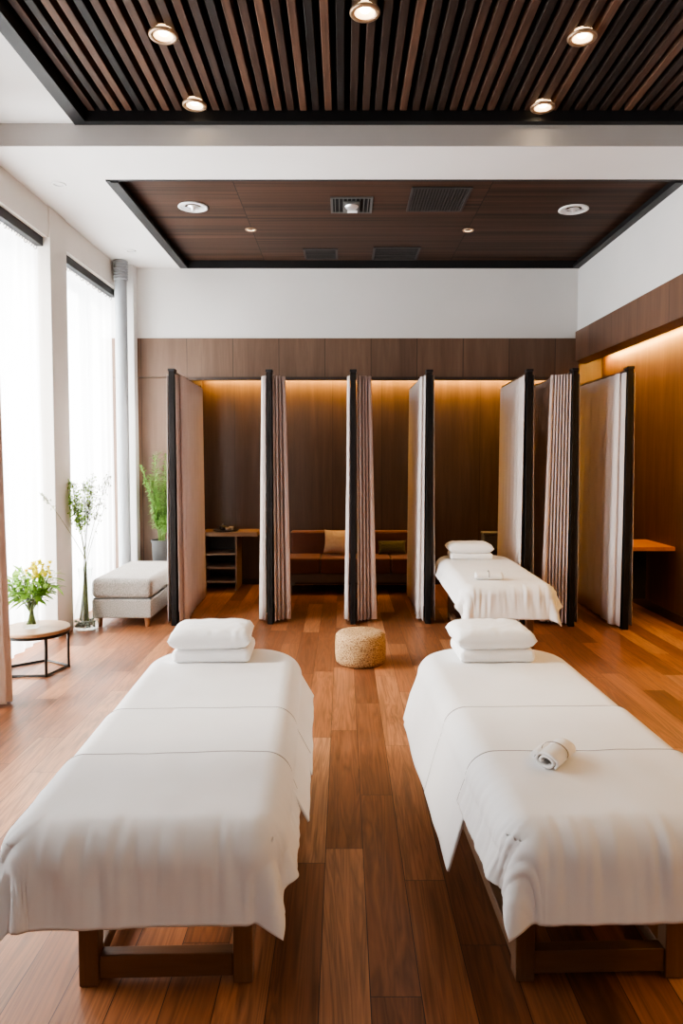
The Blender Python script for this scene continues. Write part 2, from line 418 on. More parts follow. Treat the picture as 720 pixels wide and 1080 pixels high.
struct(tr.build('trim_8', M['black']), 'black edge of the slatted ceiling')
struct(MB().box(-1.81, XR, YF, 5.0, CZ2+.19, CZ2+.25).build('ceiling.004', M['void']))
sl = MB(); x = -1.70; k = 0
while x < XR-.05:
    sl.box(x, x+.047, YF, 4.93, CZ2+.055, CZ2+.15); x += SL_P
struct(sl.build('ceiling.005', M['slat'], bevel=.004, seg=1), 'dark wood ceiling slats')

# ------------------------------------------------------------------ camera
cd = bpy.data.cameras.new('camera'); cam = bpy.data.objects.new('camera', cd); COL.objects.link(cam)
cd.sensor_fit = 'AUTO'; cd.sensor_width = 36; cd.lens = 760/1080*36
cam.location = (0, 0, 1.55); cam.rotation_euler = (R(90-3.02), 0, 0)
cd.shift_x = -2/1080; cd.shift_y = -16/1080; cd.clip_start = .05
scn.camera = cam

# ------------------------------------------------------------------ massage beds
BL, BW, BT = 1.88, .72, .588        # length, width, mattress top

def make_bed(label, loc, rz):
    b = thing('massage_bed', label, 'bed', loc, rz, 'massage beds')
    ins = .036; pts = []
    for cx, cy, r, a0 in ((-1, 0, .11, 180), (1, 0, .11, 270), (1, 1, .22, 0), (-1, 1, .22, 90)):
        hx = BW/2-ins-r; hy = (BL-ins-r) if cy else ins+r
        for k in range(9):
            a = R(a0+90*k/8); pts.append((cx*hx+r*math.cos(a), hy+r*math.sin(a)))
    n = len(pts); prof = [(0, .46), (0, .53)]+[(.058*(1-math.cos(R(q))), .53+.058*math.sin(R(q))) for q in (15, 30, 45, 60, 75, 90)]
    mt = MB(); vs = []
    for off, z in prof:
        for x, y in pts:
            k = 1-off/(BW/2-ins)
            vs.append((x*k, BL/2+(y-BL/2)*(1-off/(BL/2)), z))
    mt.add(vs, [(i*n+k, i*n+(k+1) % n, (i+1)*n+(k+1) % n, (i+1)*n+k) for i in range(len(prof)-1) for k in range(n)]+[tuple(range(n-1, -1, -1)), tuple((len(prof)-1)*n+k for k in range(n))])
    mt.build('mattress', M['mattress'], b, smooth=True, angle=50)
    MB().box(-.31, .31, .06, BL-.06, .40, .459).build('deck', M['bedwoody'], b, bevel=.006)
    ya, yb = .30, 1.58
    for yy in (ya, yb):
        for sx in (-1, 1):
            xc = sx*.225
            MB().box(xc-.029, xc+.029, yy, yy+.058, 0, .40).build('leg', M['bedwood'], b, bevel=.005)
        MB().box(-.196, .196, yy+.008, yy+.05, .018, .09).build('stretcher', M['bedwoodx'], b, bevel=.004)
        MB().box(-.196, .196, yy+.008, yy+.05, .335, .399).build('stretcher', M['bedwoodx'], b, bevel=.004)
    for sx in (-1, 1):
        xc = sx*.225
        MB().box(xc-.02, xc+.02, ya+.058, yb, .02, .07).build('rail', M['bedwoody'], b, bevel=.004)
    return b

def drape(y0, y1, side, foot=0, head=0, lift=.006, seed=0, flare=.3, gather=.006, footflare=.06, rc_foot=.10, rc_head=.24, topwr=.0025, ra=.085, nu=110, nv=90, ripple=.010, cpow=3.0):
    """a cloth laid over the mattress between y0 and y1, hanging over sides (and ends)"""
    hw = BW/2+.004; top = BT+lift
    smax = hw-ra+side+ra*.6
    t0 = y0-(foot if foot else 0); t1 = y1+(head if head else 0)
    def nz(a, b, c): return noise.noise(Vector((a, b, c+seed*7.13)))
    def fn(u, v):
        s = (2*u-1)*smax; t = t0+(t1-t0)*v
        ymid = BL/2
        Rp = rc_foot if t < ymid else rc_head
        cx = max(-(hw-Rp), min(hw-Rp, s)); cy = max(Rp, min(BL-Rp, t))
        if not foot: cy = t if t < ymid else cy
        if not head and t >= ymid: cy = t
        dx, dy = s-cx, t-cy; de = math.hypot(dx, dy)
        nx, ny = (dx/de, dy/de) if de > 1e-6 else (0, 0)
        d = (abs(dx)**cpow+abs(dy)**cpow)**(1/cpow) if de > 1e-6 else 0
        d = de if de < Rp else max(Rp, d)+.0*(de-d)
        over = d-(Rp-ra)
        tw = topwr*(nz(s*5, t*4, 1)+.6*nz(s*12, t*9, 2))
        edge = math.exp(-((over-.12)/(.085 if over < .12 else .12))**2)
        al = s*abs(ny)+t*abs(nx)
        g = gather*edge*(.55*nz(al*20, over*5, 3)+.8*nz(al*44, over*4, 4))*(.35+.65*abs(ny))
        if over <= 0:
            return (s, t, top+tw+g)
        q = over/ra
        if q < PI/2:
            h = ra*math.sin(q); dz = ra*(1-math.cos(q)); below = 0
        else:
            below = over-ra*PI/2
            h = ra; dz = ra+below
        fl = flare*abs(nx)**1.5+footflare*abs(ny)**1.5
        rip = 0
        if below > 0:
            ang = math.atan2(ny, nx)
            corner = (2*abs(nx*ny))
            along = t if abs(nx) > abs(ny) else s
            rip = ripple*min(1, below/.12)*(nz(along*3.2, below*1.5, 5)+.35*nz(along*9, below*2, 6))
            rip += .022*corner*min(1, below/.12)*math.sin(ang*8+seed)
            rip += gather*.9*(nz(along*26, below*3, 3))*math.exp(-below/.07)*min(1, below/.05)
            h += below*fl+rip; dz = ra+below*(1-.35*fl)
        px = cx+nx*(Rp-ra+h); py = cy+ny*(Rp-ra+h)
        return (px+nx*g*min(1, q), py+ny*g*min(1, q), top-dz+(tw+g)*max(0, 1-q))
    mb = MB().grid(fn, nu, nv)
    mb.edge = [fn(i/nu, 1.0) for i in range(nu+1)]
    return mb

def cloth(name, mb, loc, rz, label, cat, group, pipe=False):
    o = mb.build(name, M['linen'], smooth=True, solid=.007, off=1)
    o.location = loc; o.rotation_euler = (0, 0, rz)
    if pipe:  # thin grey tube standing in for the shadow along the cloth edge
        e = [(x*1.006, y+.002, z+.004) for x, y, z in mb.edge]
        MB().tube(e, .0042, 6).build('edge_shadow_line', M['shadow_and_band'], o, smooth=True)
    return tag(o, label, cat, group)

def pillow_mb(w, d, h, seed=0, wr=.006, pinch=.06, p=3.0, n=36):
    mb = MB()
    for sg in (1, -1):
        def fn(u, v):
            a, b = 2*u-1, 2*v-1
            th = max(0, (1-abs(a)**p)*(1-abs(b)**p))**.5
            k = 1-pinch*(1-(abs(a)*abs(b)))*0
            ex = w/2*a*(1-pinch*(1-abs(a)**2)*0-pinch*.5*(1-b*b)*0)
            xx = w/2*a*(1-pinch*(1-b*b)*abs(a)**4*-.0)
            # slightly concave sides so the corners stick out
            xx = w/2*a*(1-pinch*(1-b*b)*abs(a)**3)
            yy = d/2*b*(1-pinch*(1-a*a)*abs(b)**3)
            z = sg*h/2*th
            e = math.exp(-((th-.45)/.3)**2)
            z += sg*wr*th**.5*(noise.noise(Vector((a*5, b*5, seed)))*.6+e*noise.noise(Vector((a*15, b*4, seed+3)))*1.5)
            if sg < 0: z = max(z, -h/2*.92)
            return (xx, yy, z)
        g = MB().grid(fn, n, n)
        if sg < 0: g.f = [tuple(reversed(f)) for f in g.f]
        mb.add(g.v, g.f)
    return mb

def folded_mb(w, d, h):
    return MB().box(-w/2, w/2, -d/2, d/2, 0, h)

def spiral_roll(L, r0, r1, turns=2.3, squash=.8, n=60):
    """rolled towel along local x, resting on z=0"""
    prof = []
    th = .011
    for i in range(n+1):
        a = 2*PI*turns*i/n
        r = r0+(r1-r0)*i/n
        prof.append((r*math.cos(a-.6), r*math.sin(a-.6)*squash))
    zmin = min(p[1] for p in prof)
    def fn(u, v):
        i = u*n; a, b = prof[int(round(i))]
        bulge = 1
        return (L*(v-.5)+.003*math.sin(a*90), a, b-zmin+.006)
    return MB().grid(fn, n, 14)

BEDS = [((-.512, 1.745, 0), R(2.0)), ((.772, 1.765, 0), R(1.6))]
bed_lab = ['massage bed on wooden sled legs at left front, under white linen',
           'massage bed on wooden sled legs at right front, beside the woven pouf']
wA = drape(.80, BL, .21, head=.24, seed=1, flare=.45, gather=.003)
wB = drape(.42, .93, .195, seed=2, lift=.016, flare=.45, gather=.002, nv=30)
wC = drape(0, .485, .165, foot=.20, seed=3, lift=.028, flare=.33, gather=.012, nu=190, nv=80, topwr=.004)
wA2 = drape(.80, BL, .34, head=.24, seed=11, flare=.26, gather=.003)
wB2 = drape(.40, .93, .345, seed=12, lift=.016, flare=.27, gather=.002, nv=30)
wC2 = drape(0, .485, .165, foot=.20, seed=13, lift=.028, flare=.33, gather=.012, nu=190, nv=80, topwr=.004)
for i, (loc, rz) in enumerate(BEDS):
    make_bed(bed_lab[i], loc, rz)
    sd = ('left', 'right')[i]; wh = ('left front massage bed, beside the windows', 'right front massage bed, under the rolled towel end')[i]
    cloth('bed_sheet', (wA, wA2)[i], loc, rz, 'white sheet on the head half of the %s front massage bed, under the pillows' % sd, 'sheet', 'white sheets on the front beds')
    cloth('bed_cover', (wB, wB2)[i], loc, rz, 'white middle cover band across the %s front massage bed' % sd, 'blanket', 'middle covers on the front beds', True)
    cloth('foot_blanket', (wC, wC2)[i], loc, rz, 'white foot blanket hanging over the near end of the %s front massage bed' % sd, 'blanket', 'foot blankets on the front beds', True)

# third bed in the rear bay
L3, r3 = (1.235, 5.30, 0), R(-1.0)
make_bed('massage bed standing in the rear curtained bay, white and peach lit', L3, r3)
cloth('bed_sheet', drape(1.2, BL, .14, head=.15, seed=21, flare=.2, gather=.003, nu=60, nv=50), L3, r3, 'sheet on the head half of the rear bay bed, under its two pillows', 'sheet', None)
cloth('foot_blanket', drape(0, 1.42, .15, foot=.21, seed=23, lift=.012, flare=.4, gather=.012, nu=120, nv=100, footflare=.2, cpow=2.1), L3, r3, 'white blanket with pointed corners hanging over the rear bay bed', 'blanket', None)

# pillows: a folded flat one below, a puffed one above
PT = BT+.006+.007
def pillow_pair(x, y, rz, where, w=.40, seed=0):
    lo = folded_mb(w*.95, .29, .062).build('folded_pillow', M['pillow'], bevel=.026, seg=4)
    lo.location = (x, y, PT); lo.rotation_euler = (0, 0, rz)
    tag(lo, 'flat white pillow at the bottom of the stack on the %s' % where, 'pillow', 'flat lower pillows')
    up = pillow_mb(w, .30, .105, seed, .007, .02, 6.0).build('pillow', M['pillow'], smooth=True, weld=1e-5)
    up.location = (x-.01, y-.005, PT+.062+.045); up.rotation_euler = (0, 0, rz+R(2))
    tag(up, 'puffy white pillow on top of the stack on the %s' % where, 'pillow', 'puffy upper pillows')
pillow_pair(-.62, 3.44, R(2), 'left front massage bed', .385, 2)
pillow_pair(.715, 3.44, R(1), 'right front massage bed', .375, 5)
pillow_pair(1.21, 6.86, R(-1), 'rear bay massage bed', .42, 8)

# rolled towels
def towel(loc, rz, label, L=.13, r=.033, flap=True, band=.0):
    t_ = thing('rolled_towel', label, 'towel', loc, rz, 'rolled towels')
    spiral_roll(L, .017, r, 1.7, squash=.66).build('towel_roll', M['terry'], t_, smooth=True, solid=.007, off=0)
    b = MB()
    n = 40; zc = r*.78+.006-.0
    vs = []
    for k in range(n):
        a = 2*PI*k/n
        for xx in (band-.003, band+.003):
            vs.append((xx, (r+.0045)*math.cos(a), max(.0008, r*.66+.0055+(r+.0045)*.68*math.sin(a))))
    fs = [(2*k, 2*k+1, (2*k+3) % (2*n), (2*k+2) % (2*n)) for k in range(n)]
    b.add(vs, fs).build('towel_band', M['shadow_and_band'], t_, smooth=True, solid=.001)
    if flap:
        f = spiral_roll(L*.62, .006, .017, 1.6, .8)
        f.v = [(a+.012, b_+.048, c) for a, b_, c in f.v]
        f.build('loose_end', M['terry'], t_, smooth=True, solid=.006, off=0)
    return t_
CT = BT+.028+.008
towel((.648, 2.165, CT), R(52), 'small white towel rolled up on the right front massage bed', L=.145, r=.037)
towel((1.135, 5.60, BT+.012+.008), R(-4), 'white rolled towel with grey band on the rear bay massage bed', L=.21, r=.046, flap=False)

# ------------------------------------------------------------------ curtained screens
def curtain_mb(x0, y0, y1, z0, z1, amp0, amp1, pl, seed, side, nu=230, nv=14, drift=0.0, folds=0, flare=.010):
    """pleated cloth beside the frame; the front edge may be gathered into `folds` waves spread over `drift` metres"""
    uf = .30 if folds else 0
    def fn(u, v):
        z = z1+(z0-z1)*v
        sp = .80+.20*v
        if folds and u < uf:
            q = u/uf
            ph = 2*PI*folds*q
            x = .004+drift*sp*q+.005*math.sin(ph+1.2+.6*v)*min(1, q*4)
            y = y0+.038-.024*math.cos(ph+.8*noise.noise(Vector((q*3, v*1.2, seed+9))))+.08*q
            x += .006*noise.noise(Vector((q*4, v*1.4, seed)))*v
        else:
            k = (u-uf)/(1-uf)
            fall = (1-k)**2.2*(1 if folds else 0)
            ph = pl*2*PI*k
            am = amp0*math.exp(-k*5)+amp1
            x = .004+drift*sp*fall+am*(1+math.sin(ph+.5*noise.noise(Vector((k*4, 0, seed)))))*(.6+.4*v)
            x += .008*(1+noise.noise(Vector((k*6, v*1.5, seed+4))))*(.3+.7*v)
            ys = y0+.094 if folds else y0
            y = ys+(y1-ys)*k+.006*math.cos(ph)
        return (x0+side*max(.001, x+flare*v), y, z)
    return MB().grid(fn, nu, nv)

def screen(x, y, rz, label, depth=1.32, H=2.35, left=None, right=None, seed=0):
    """left/right: (amp0, amp1, pleats, material)"""
    t_ = thing('curtain_screen', label, 'screen', (x, y, 0), rz, 'curtained screens across the rear bays')
    w = .026
    MB().box(-w, w, 0, .075, 0, H).build('post', M['frame'], t_, bevel=.004)
    MB().box(-w, w, depth-.05, depth, 0, H).build('post', M['frame'], t_, bevel=.004)
    MB().box(-w*.9, w*.9, .075, depth-.05, H-.055, H-.002).build('top_rail', M['rail'], t_, bevel=.004)
    MB().box(-w*.9, w*.9, .075, depth-.05, .03, .07).build('bottom_rail', M['frame'], t_, bevel=.004)
    MB().box(-w-.006, w+.006, -.008, .095, H-.002, H+.022).build('post_cap', M['black'], t_, bevel=.004)
    for sd, par in ((-1, left), (1, right)):
        if not par: continue
        a0, a1, pl, mt = par[:4]
        c = curtain_mb(sd*(w+.004), par[4] if len(par) > 4 else .012, depth-.01, .028, H-.03, a0, a1, pl, seed+sd, sd, drift=par[5] if len(par) > 5 else 0, folds=par[6] if len(par) > 6 else 0)
        c.build('curtain', M[mt], t_, smooth=True, solid=.004, off=0)
    return t_
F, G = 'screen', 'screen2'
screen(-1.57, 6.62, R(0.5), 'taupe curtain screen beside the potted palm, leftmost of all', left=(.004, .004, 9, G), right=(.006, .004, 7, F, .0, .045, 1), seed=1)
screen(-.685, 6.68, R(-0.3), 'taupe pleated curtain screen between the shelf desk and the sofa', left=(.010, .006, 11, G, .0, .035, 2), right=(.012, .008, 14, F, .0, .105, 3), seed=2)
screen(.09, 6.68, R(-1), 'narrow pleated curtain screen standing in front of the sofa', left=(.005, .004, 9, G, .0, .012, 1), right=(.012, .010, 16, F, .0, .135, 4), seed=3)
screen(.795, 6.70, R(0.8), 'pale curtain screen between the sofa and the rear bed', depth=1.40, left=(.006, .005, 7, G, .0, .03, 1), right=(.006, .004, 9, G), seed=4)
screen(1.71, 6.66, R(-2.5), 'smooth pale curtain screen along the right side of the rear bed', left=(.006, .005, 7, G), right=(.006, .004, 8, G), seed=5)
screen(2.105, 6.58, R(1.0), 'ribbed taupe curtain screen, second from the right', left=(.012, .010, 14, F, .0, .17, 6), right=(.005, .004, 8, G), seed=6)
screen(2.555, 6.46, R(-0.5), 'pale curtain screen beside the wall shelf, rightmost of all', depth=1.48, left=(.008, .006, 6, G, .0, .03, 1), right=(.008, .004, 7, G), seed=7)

# ------------------------------------------------------------------ shelf desk in the first bay
d = thing('shelf_desk', 'wooden desk top over an open three-tier shelf in first bay', 'desk', (-1.68, 8.40, 0))
MB().box(0, .67, 0, .44, .64, .69).build('desk_top', M['deskwood'], d, bevel=.004)
MB().box(.02, .04, .01, .43, 0, .639).build('side_panel', M['cubby'], d, bevel=.002)
MB().box(.41, .43, .01, .43, 0, .639).build('side_panel', M['cubby'], d, bevel=.002)
MB().box(.04, .41, .41, .43, 0, .639).build('back_panel', M['dark'], d)
for z in (.09, .255, .42):
    MB().box(.0405, .4095, .012, .409, z, z+.018).build('shelf', M['cubby'], d, bevel=.002)
ty = thing('tea_tray', 'round dark tray lying on the shelf desk', 'tray', (-1.40, 8.56, .6905))
MB().lathe([(.0, .0), (.14, 0), (.16, .018), (.15, .02), (.135, .008), (0, .008)], 32, cap0=False, cap1=False).build('tray_dish', M['tray'], ty, smooth=True)
def cup(x, y, r, h, label):
    c = MB().lathe([(0, 0), (r*.55, 0), (r*.85, h*.35), (r, h), (r*.9, h), (r*.72, h*.4), (0, h*.2)], 20, cap0=False, cap1=False).build('tea_cup', M['ceramic'], smooth=True)
    c.location = (x, y, .699); tag(c, label, 'cup')
cup(-1.37, 8.49, .032, .04, 'small grey tea cup at the front of the dark tray')
cup(-1.335, 8.56, .030, .045, 'small grey tea cup on the right side of the dark tray')
tp = thing('teapot', 'small dark teapot with a lid knob on the dark tray', 'teapot', (-1.435, 8.56, .699))
MB().lathe([(0, 0), (.03, 0), (.05, .025), (.045, .05), (.02, .062), (0, .064)], 24, cap0=False, cap1=False).build('teapot_body', M['tray'], tp, smooth=True)
MB().lathe([(0, .0), (.008, 0), (.011, .012), (0, .02)], 16, (0, 0, .062), cap0=False, cap1=False).build('lid_knob', M['ceramic'], tp, smooth=True)
MB().tube([(.045, 0, .025), (.065, 0, .035), (.078, 0, .055)], [.008, .006, .005], 8).build('spout', M['tray'], tp, smooth=True)
MB().tube([(-.043, 0, .045), (-.07, 0, .05), (-.075, 0, .025), (-.048, 0, .015)], .005, 8).build('handle', M['tray'], tp, smooth=True)

# ------------------------------------------------------------------ sofa
s_ = thing('sofa', 'rust upholstered sofa with dark wood base behind the screens', 'sofa', (-.67, 8.22, 0))
SW = 1.62
MB().box(0, SW, .02, .60, .125, .225).build('base', M['sofaframe'], s_, bevel=.006)
for xx in (.02, SW-.08):
    for yy in (.03, .53):
        MB().box(xx, xx+.055, yy, yy+.055, 0, .126).build('leg', M['sofaframe'], s_, bevel=.004)
for k in range(4):
    w4 = SW/4
    MB().box(k*w4+.002, (k+1)*w4-.002, 0, .45, .226, .41).build('seat_cushion', M['sofa'], s_, bevel=.022, seg=3)
for k in range(2):
    MB().box(k*SW/2+.03, (k+1)*SW/2-.03, .44, .59, .39, .68).build('backrest', M['sofa'], s_, bevel=.03, seg=3)
cu = pillow_mb(.30, .30, .13, 31, .006, .10, 2.6).build('throw_cushion', M['cream'], smooth=True, weld=1e-5)
cu.location = (-.085, 8.545, .563); cu.rotation_euler = (R(68), 0, R(-6)); tag(cu, 'cream throw cushion leaning on the sofa back', 'cushion')
cu = pillow_mb(.34, .17, .10, 33, .005, .10, 2.6).build('throw_cushion', M['olive'], smooth=True, weld=1e-5)
cu.location = (.58, 8.56, .495); cu.rotation_euler = (R(70), 0, R(4)); tag(cu, 'small oblong olive cushion on the right half of the sofa', 'cushion')

# cabinet and basket beyond the rear bed
cb = thing('side_cabinet', 'low dark side cabinet behind the head of the rear bed', 'cabinet', (1.62, 8.42, 0))
MB().box(-.0, .42, .0, .38, .04, .50).build('carcass', M['dark'], cb, bevel=.004)
MB().box(.01, .41, -.016, -.001, .05, .49).build('door', M['dark'], cb, bevel=.003)
MB().box(.03, .39, .02, .36, 0, .04).build('plinth', M['dark'], cb)
bs = thing('basket', 'grey lidded basket on the dark side cabinet', 'basket', (1.80, 8.56, .5005))
MB().box(-.14, .14, -.10, .10, 0, .15).build('basket_body', M['basket'], bs, bevel=.015, seg=3)
MB().box(-.148, .148, -.108, .108, .151, .178).build('lid', M['basket'], bs, bevel=.008, seg=2)

# wall shelf on the right
ws = thing('wall_shelf', 'orange-brown wooden wall shelf fixed to the right wall', 'shelf', (0, 0, 0))
MB().box(2.66, XN-.001, 6.80, 7.46, .675, .714).build('shelf_board', M['orangewood'], ws, bevel=.003)
MB().box(2.70, XN-.02, 7.40, 7.44, .10, .674).build('support_panel', M['dark'], ws, bevel=.003)
bw = MB().lathe([(0, 0), (.05, 0), (.085, .025), (.08, .03), (.045, .01), (0, .008)], 24, cap0=False, cap1=False).build('dish', M['tray'], smooth=True)
bw.location = (2.80, 7.28, .7145); tag(bw, 'small dark dish on the orange-brown wall shelf', 'dish')

# ------------------------------------------------------------------ pouf
pf = MB().lathe([(0, 0), (.165, 0), (.186, .02), (.192, .07), (.193, .16), (.188, .215), (.165, .238), (.12, .246), (0, .25)], 56, cap0=False, cap1=False).build('pouf', M['woven'], smooth=True)
pf.location = (.130, 5.42, 0); tag(pf, 'round woven straw pouf on the floor between the beds', 'pouf')

# ------------------------------------------------------------------ ottoman, planter, tall vase
ot = thing('ottoman', 'long light grey tweed ottoman bench beside the window', 'ottoman', (-2.035, 6.55, 0))
OW, OD = .275, 1.20
MB().box(-OW, OW, 0, OD, .085, .262).build('base', M['otto'], ot, bevel=.02, seg=3)
cm = MB().box(-OW-.004, OW+.004, -.006, OD+.004, .268, .452)
cm.build('seat_cushion', M['otto'], ot, bevel=.05, seg=5)
MB().box(-OW+.012, OW-.012, .012, OD-.012, .26, .27).build('seam_band', M['ventgrey'], ot)
for sx in (-1, 1):
    for yy in (.06, OD-.06):
        MB().lathe([(.02, 0), (.03, .086)], 16, (sx*(OW-.055), yy, 0)).build('leg', M['otleg'], ot, smooth=True, angle=40)

pl = thing('potted_palm', 'bushy green palm in a tall grey planter in the corner', 'plant', (-2.0, 7.90, 0))
pot = MB().lathe([(.075, 0), (.085, .05), (.105, .62), (.115, .64), (.115, .66), (.10, .66), (.095, .60)], 28, cap1=False).build('planter', M['planter'], pl, smooth=True, angle=35)
MB().lathe([(0, .605), (.094, .605)], 24, cap0=False, cap1=False).build('soil', M['soil'], pot)
rp = random.Random(4)
fm, fs_ = MB(), MB()
for k in range(17):
    a = 2*PI*k/17+rp.uniform(-.2, .2)
    Hh = rp.uniform(.6, 1.18); out = rp.uniform(.06, .22)
    dr = Vector((math.cos(a), math.sin(a)*.7, 0))
    pts = []
    for i in range(9):
        t = i/8
        p = Vector((0, 0, .6))+dr*(.03+out*t**1.6)+Vector((0, 0, Hh*(t-.12*t*t)))
        if p.y > .16: p.y = .16
        pts.append(p)
    fs_.tube(pts, [.006-.0045*i/8 for i in range(9)], 5)
    for i in range(44):
        t = .22+.78*i/44; q = t*8; j = min(7, int(q)); p = pts[j].lerp(pts[j+1], q-j)
        for sg in (-1, 1):
            sd = Vector((-dr.y, dr.x, 0))*sg*(.9)+dr*rp.uniform(-.2, .5)+Vector((0, 0, rp.uniform(.2, .9)))
            ln = rp.uniform(.08, .16)*(1.15-.5*t)
            if p.y+sd.normalized().y*ln > .165: sd.y = -abs(sd.y)
            fm.blade(p, sd, (0, 0, 1), ln, .014, rp.uniform(.15, .6), 3)
fm.build('fronds', M['leafp'], pl); fs_.build('stems', M['stem'], pl, smooth=True)

# tall vase on the floor
vs_ = thing('floor_vase', 'clear glass floor vase beside the ottoman', 'vase', (-2.345, 6.50, 0))
MB().lathe([(0, .006), (.09, .004), (.112, .03), (.115, .09), (.09, .20), (.058, .32), (.05, .44), (.066, .56), (.063, .56), (.047, .44), (.055, .32), (.086, .20), (.11, .09), (.105, .035), (.085, .014), (0, .014)], 36, cap0=False, cap1=False).build('vase_body', M['vase'], vs_, smooth=True)
pbm = MB(); rq = random.Random(9)
for k in range(90):
    a = rq.uniform(0, 2*PI); r = .088*math.sqrt(rq.random()); z = .02+rq.uniform(0, .055)
    q = rq.uniform(.009, .016)
    pbm.lathe([(0, -q), (q*.8, -q*.5), (q, 0), (q*.8, q*.5), (0, q)], 7, (r*math.cos(a), r*math.sin(a), z+q*.5), cap0=False, cap1=False)
pb = pbm.build('pebbles', M['pebble'], vs_, smooth=True); pb['kind'] = 'stuff'
br = thing('branch_arrangement', 'tall feathery branches standing in the glass floor vase', 'branches', (-2.345, 6.50, .03))
st, sf, sg_ = MB(), MB(), MB()
tips = [(-.16, -.55, 1.25, 'seed'), (-.085, -.06, 1.30, 'leaf'), (.0, .03, 1.30, 'mix'), (.10, -.04, 1.36, 'mix'), (.24, -.02, 1.38, 'seed2'), (.19, .03, 1.1, 'bare'), (-.05, -.08, 1.14, 'leaf'), (.06, .02, 1.25, 'mix')]
for k, (tx, ty_, tz, kd) in enumerate(tips):
    b0 = Vector((-.10*(tx/.3)*.55+rq.uniform(-.02, .02), rq.uniform(-.03, .03), .05))
    nk = Vector((rq.uniform(-.02, .02), rq.uniform(-.02, .02), .60))
    tp_ = Vector((tx, ty_, tz))
    pts = []
    for i in range(19):
        t = i/18
        if t < .4:
            p = b0.lerp(nk, t/.4)
        else:
            q = (t-.4)/.6
            mid = nk.lerp(tp_, .5)+Vector((-.15*tx*.3, 0, .06))
            p = nk*(1-q)**2+mid*2*q*(1-q)+tp_*q*q
            if kd == 'seed' and q > .8: p.z -= .0+.25*(q-.8)**1.5
        pts.append(p)
    st.tube(pts, [max(.0015, .010-.0010*i) if i < 8 else .0032-.0018*(i-8)/10 for i in range(19)], 6)
    n0 = {'leaf': 480, 'mix': 240, 'seed': 60, 'seed2': 170, 'bare': 14}[kd]
    for j in range(n0):
        t = rq.uniform(.66 if kd != 'seed' else .84, 1.0)
        q = t*18; i = min(17, int(q)); p = pts[i].lerp(pts[i+1], q-i)
        spread = {'leaf': .085, 'mix': .07, 'seed': .022, 'seed2': .06, 'bare': .03}[kd]*(1.15-.7*abs(t-.85)/.2)
        dvec = Vector((rq.gauss(0, 1), rq.gauss(0, .7), rq.gauss(.35, .7))).normalized()
        ln = spread*rq.uniform(.25, 1)
        e = p+dvec*ln
        if rq.random() < .4: st.tube([p, e], [.0012, .0008], 3)
        tgt = sf if kd == 'leaf' or (kd == 'mix' and rq.random() < .45) else sg_
        tgt.blade(e, Vector((rq.gauss(0, 1), rq.gauss(0, 1), rq.gauss(0, 1))), (.3, .2, 1), rq.uniform(.02, .034), .013, 0, 2)
st.build('stems', M['twig'], br, smooth=True); sf.build('foliage', M['leaff'], br); sg_.build('dry_foliage', M['seed'], br)

# ------------------------------------------------------------------ low round side table with bouquet
TX, TY = -2.255, 5.22
tb = thing('side_table', 'low round wooden side table on a black metal frame', 'table', (TX, TY, 0))
tt = MB().lathe([(0, .292), (.232, .292), (.241, .298), (.241, .314), (.235, .32), (0, .32)], 48, cap0=False, cap1=False).build('table_top', M['tabletop'], tb, smooth=True, angle=30)
MB().lathe([(.222, .272), (.236, .272), (.236, .2915), (.222, .2915), (.222, .272)], 48, cap0=False, cap1=False).build('rim_band', M['bmetal'], tt, smooth=True, angle=30)
pv = [(.222*math.cos(R(-50+72*k)), .222*math.sin(R(-50+72*k))) for k in range(5)]
for k in range(5):
    x, y = pv[k]; x2, y2 = pv[(k+1) % 5]
    MB().tube([(x, y, 0), (x, y, .272)], .0105, 4).build('leg', M['bmetal'], tb)
    MB().tube([(x, y, .010), (x2, y2, .010)], .0095, 4).build('foot_bar', M['bmetal'], tb)
bv = MB().lathe([(0, .0), (.052, .0), (.058, .012), (.048, .07), (.046, .12), (.06, .20), (.082, .265), (.079, .265), (.056, .20), (.042, .12), (.043, .07), (.05, .016), (0, .014)], 32, cap0=False, cap1=False).build('flower_vase', M['vase'], smooth=True)
bv.location = (TX-.02, TY-.02, .3205); tag(bv, 'clear flared glass vase on the low round side table', 'vase')
bq = thing('bouquet', 'bouquet of green leaves and yellow flowers in the glass vase', 'flowers', (TX-.02, TY-.02, .3205))
rb = random.Random(21)
lm, ym, sm = MB(), MB(), MB()
for k in range(40):
    a = rb.uniform(0, 2*PI); r0 = rb.uniform(.02, .035); r1 = rb.uniform(.06, .19)
    p0 = Vector((-r0*math.cos(a), -r0*math.sin(a), .025)); p1 = Vector((rb.uniform(-.012, .012), rb.uniform(-.012, .012), .12))
    p2 = Vector((r1*math.cos(a), r1*math.sin(a), rb.uniform(.30, .44)))
    sm.tube([p0, p1, p1.lerp(p2, .55)+Vector((0, 0, .015)), p2], [.0035, .0035, .003, .002], 5)
    for j in range(9):
        q = rb.uniform(.35, 1.0); p = p1.lerp(p2, q)
        dv = Vector((math.cos(a)+rb.gauss(0, .7), math.sin(a)+rb.gauss(0, .7), rb.uniform(-.1, .8)))
        lm.blade(p, dv, (0, 0, 1), rb.uniform(.07, .14), rb.uniform(.018, .034), rb.uniform(.1, .5), 4)
for k in range(30):
    ym = MB()
    a = rb.uniform(-1.6, 2.2); r1 = rb.uniform(.0, .15)
    c = Vector((.03+r1*math.cos(a), r1*math.sin(a)-.02, rb.uniform(.36, .48)))
    for j in range(16):
        dv = Vector((rb.gauss(0, 1), rb.gauss(0, 1), rb.gauss(.5, .6)))
        ym.blade(c, dv, (.1, .2, 1), rb.uniform(.02, .036), .018, .1, 3)
    ym.build('flower', M['yellow'], bq)
lm.build('leaves', M['leafb'], bq); sm.build('stems', M['stem'], bq, smooth=True)

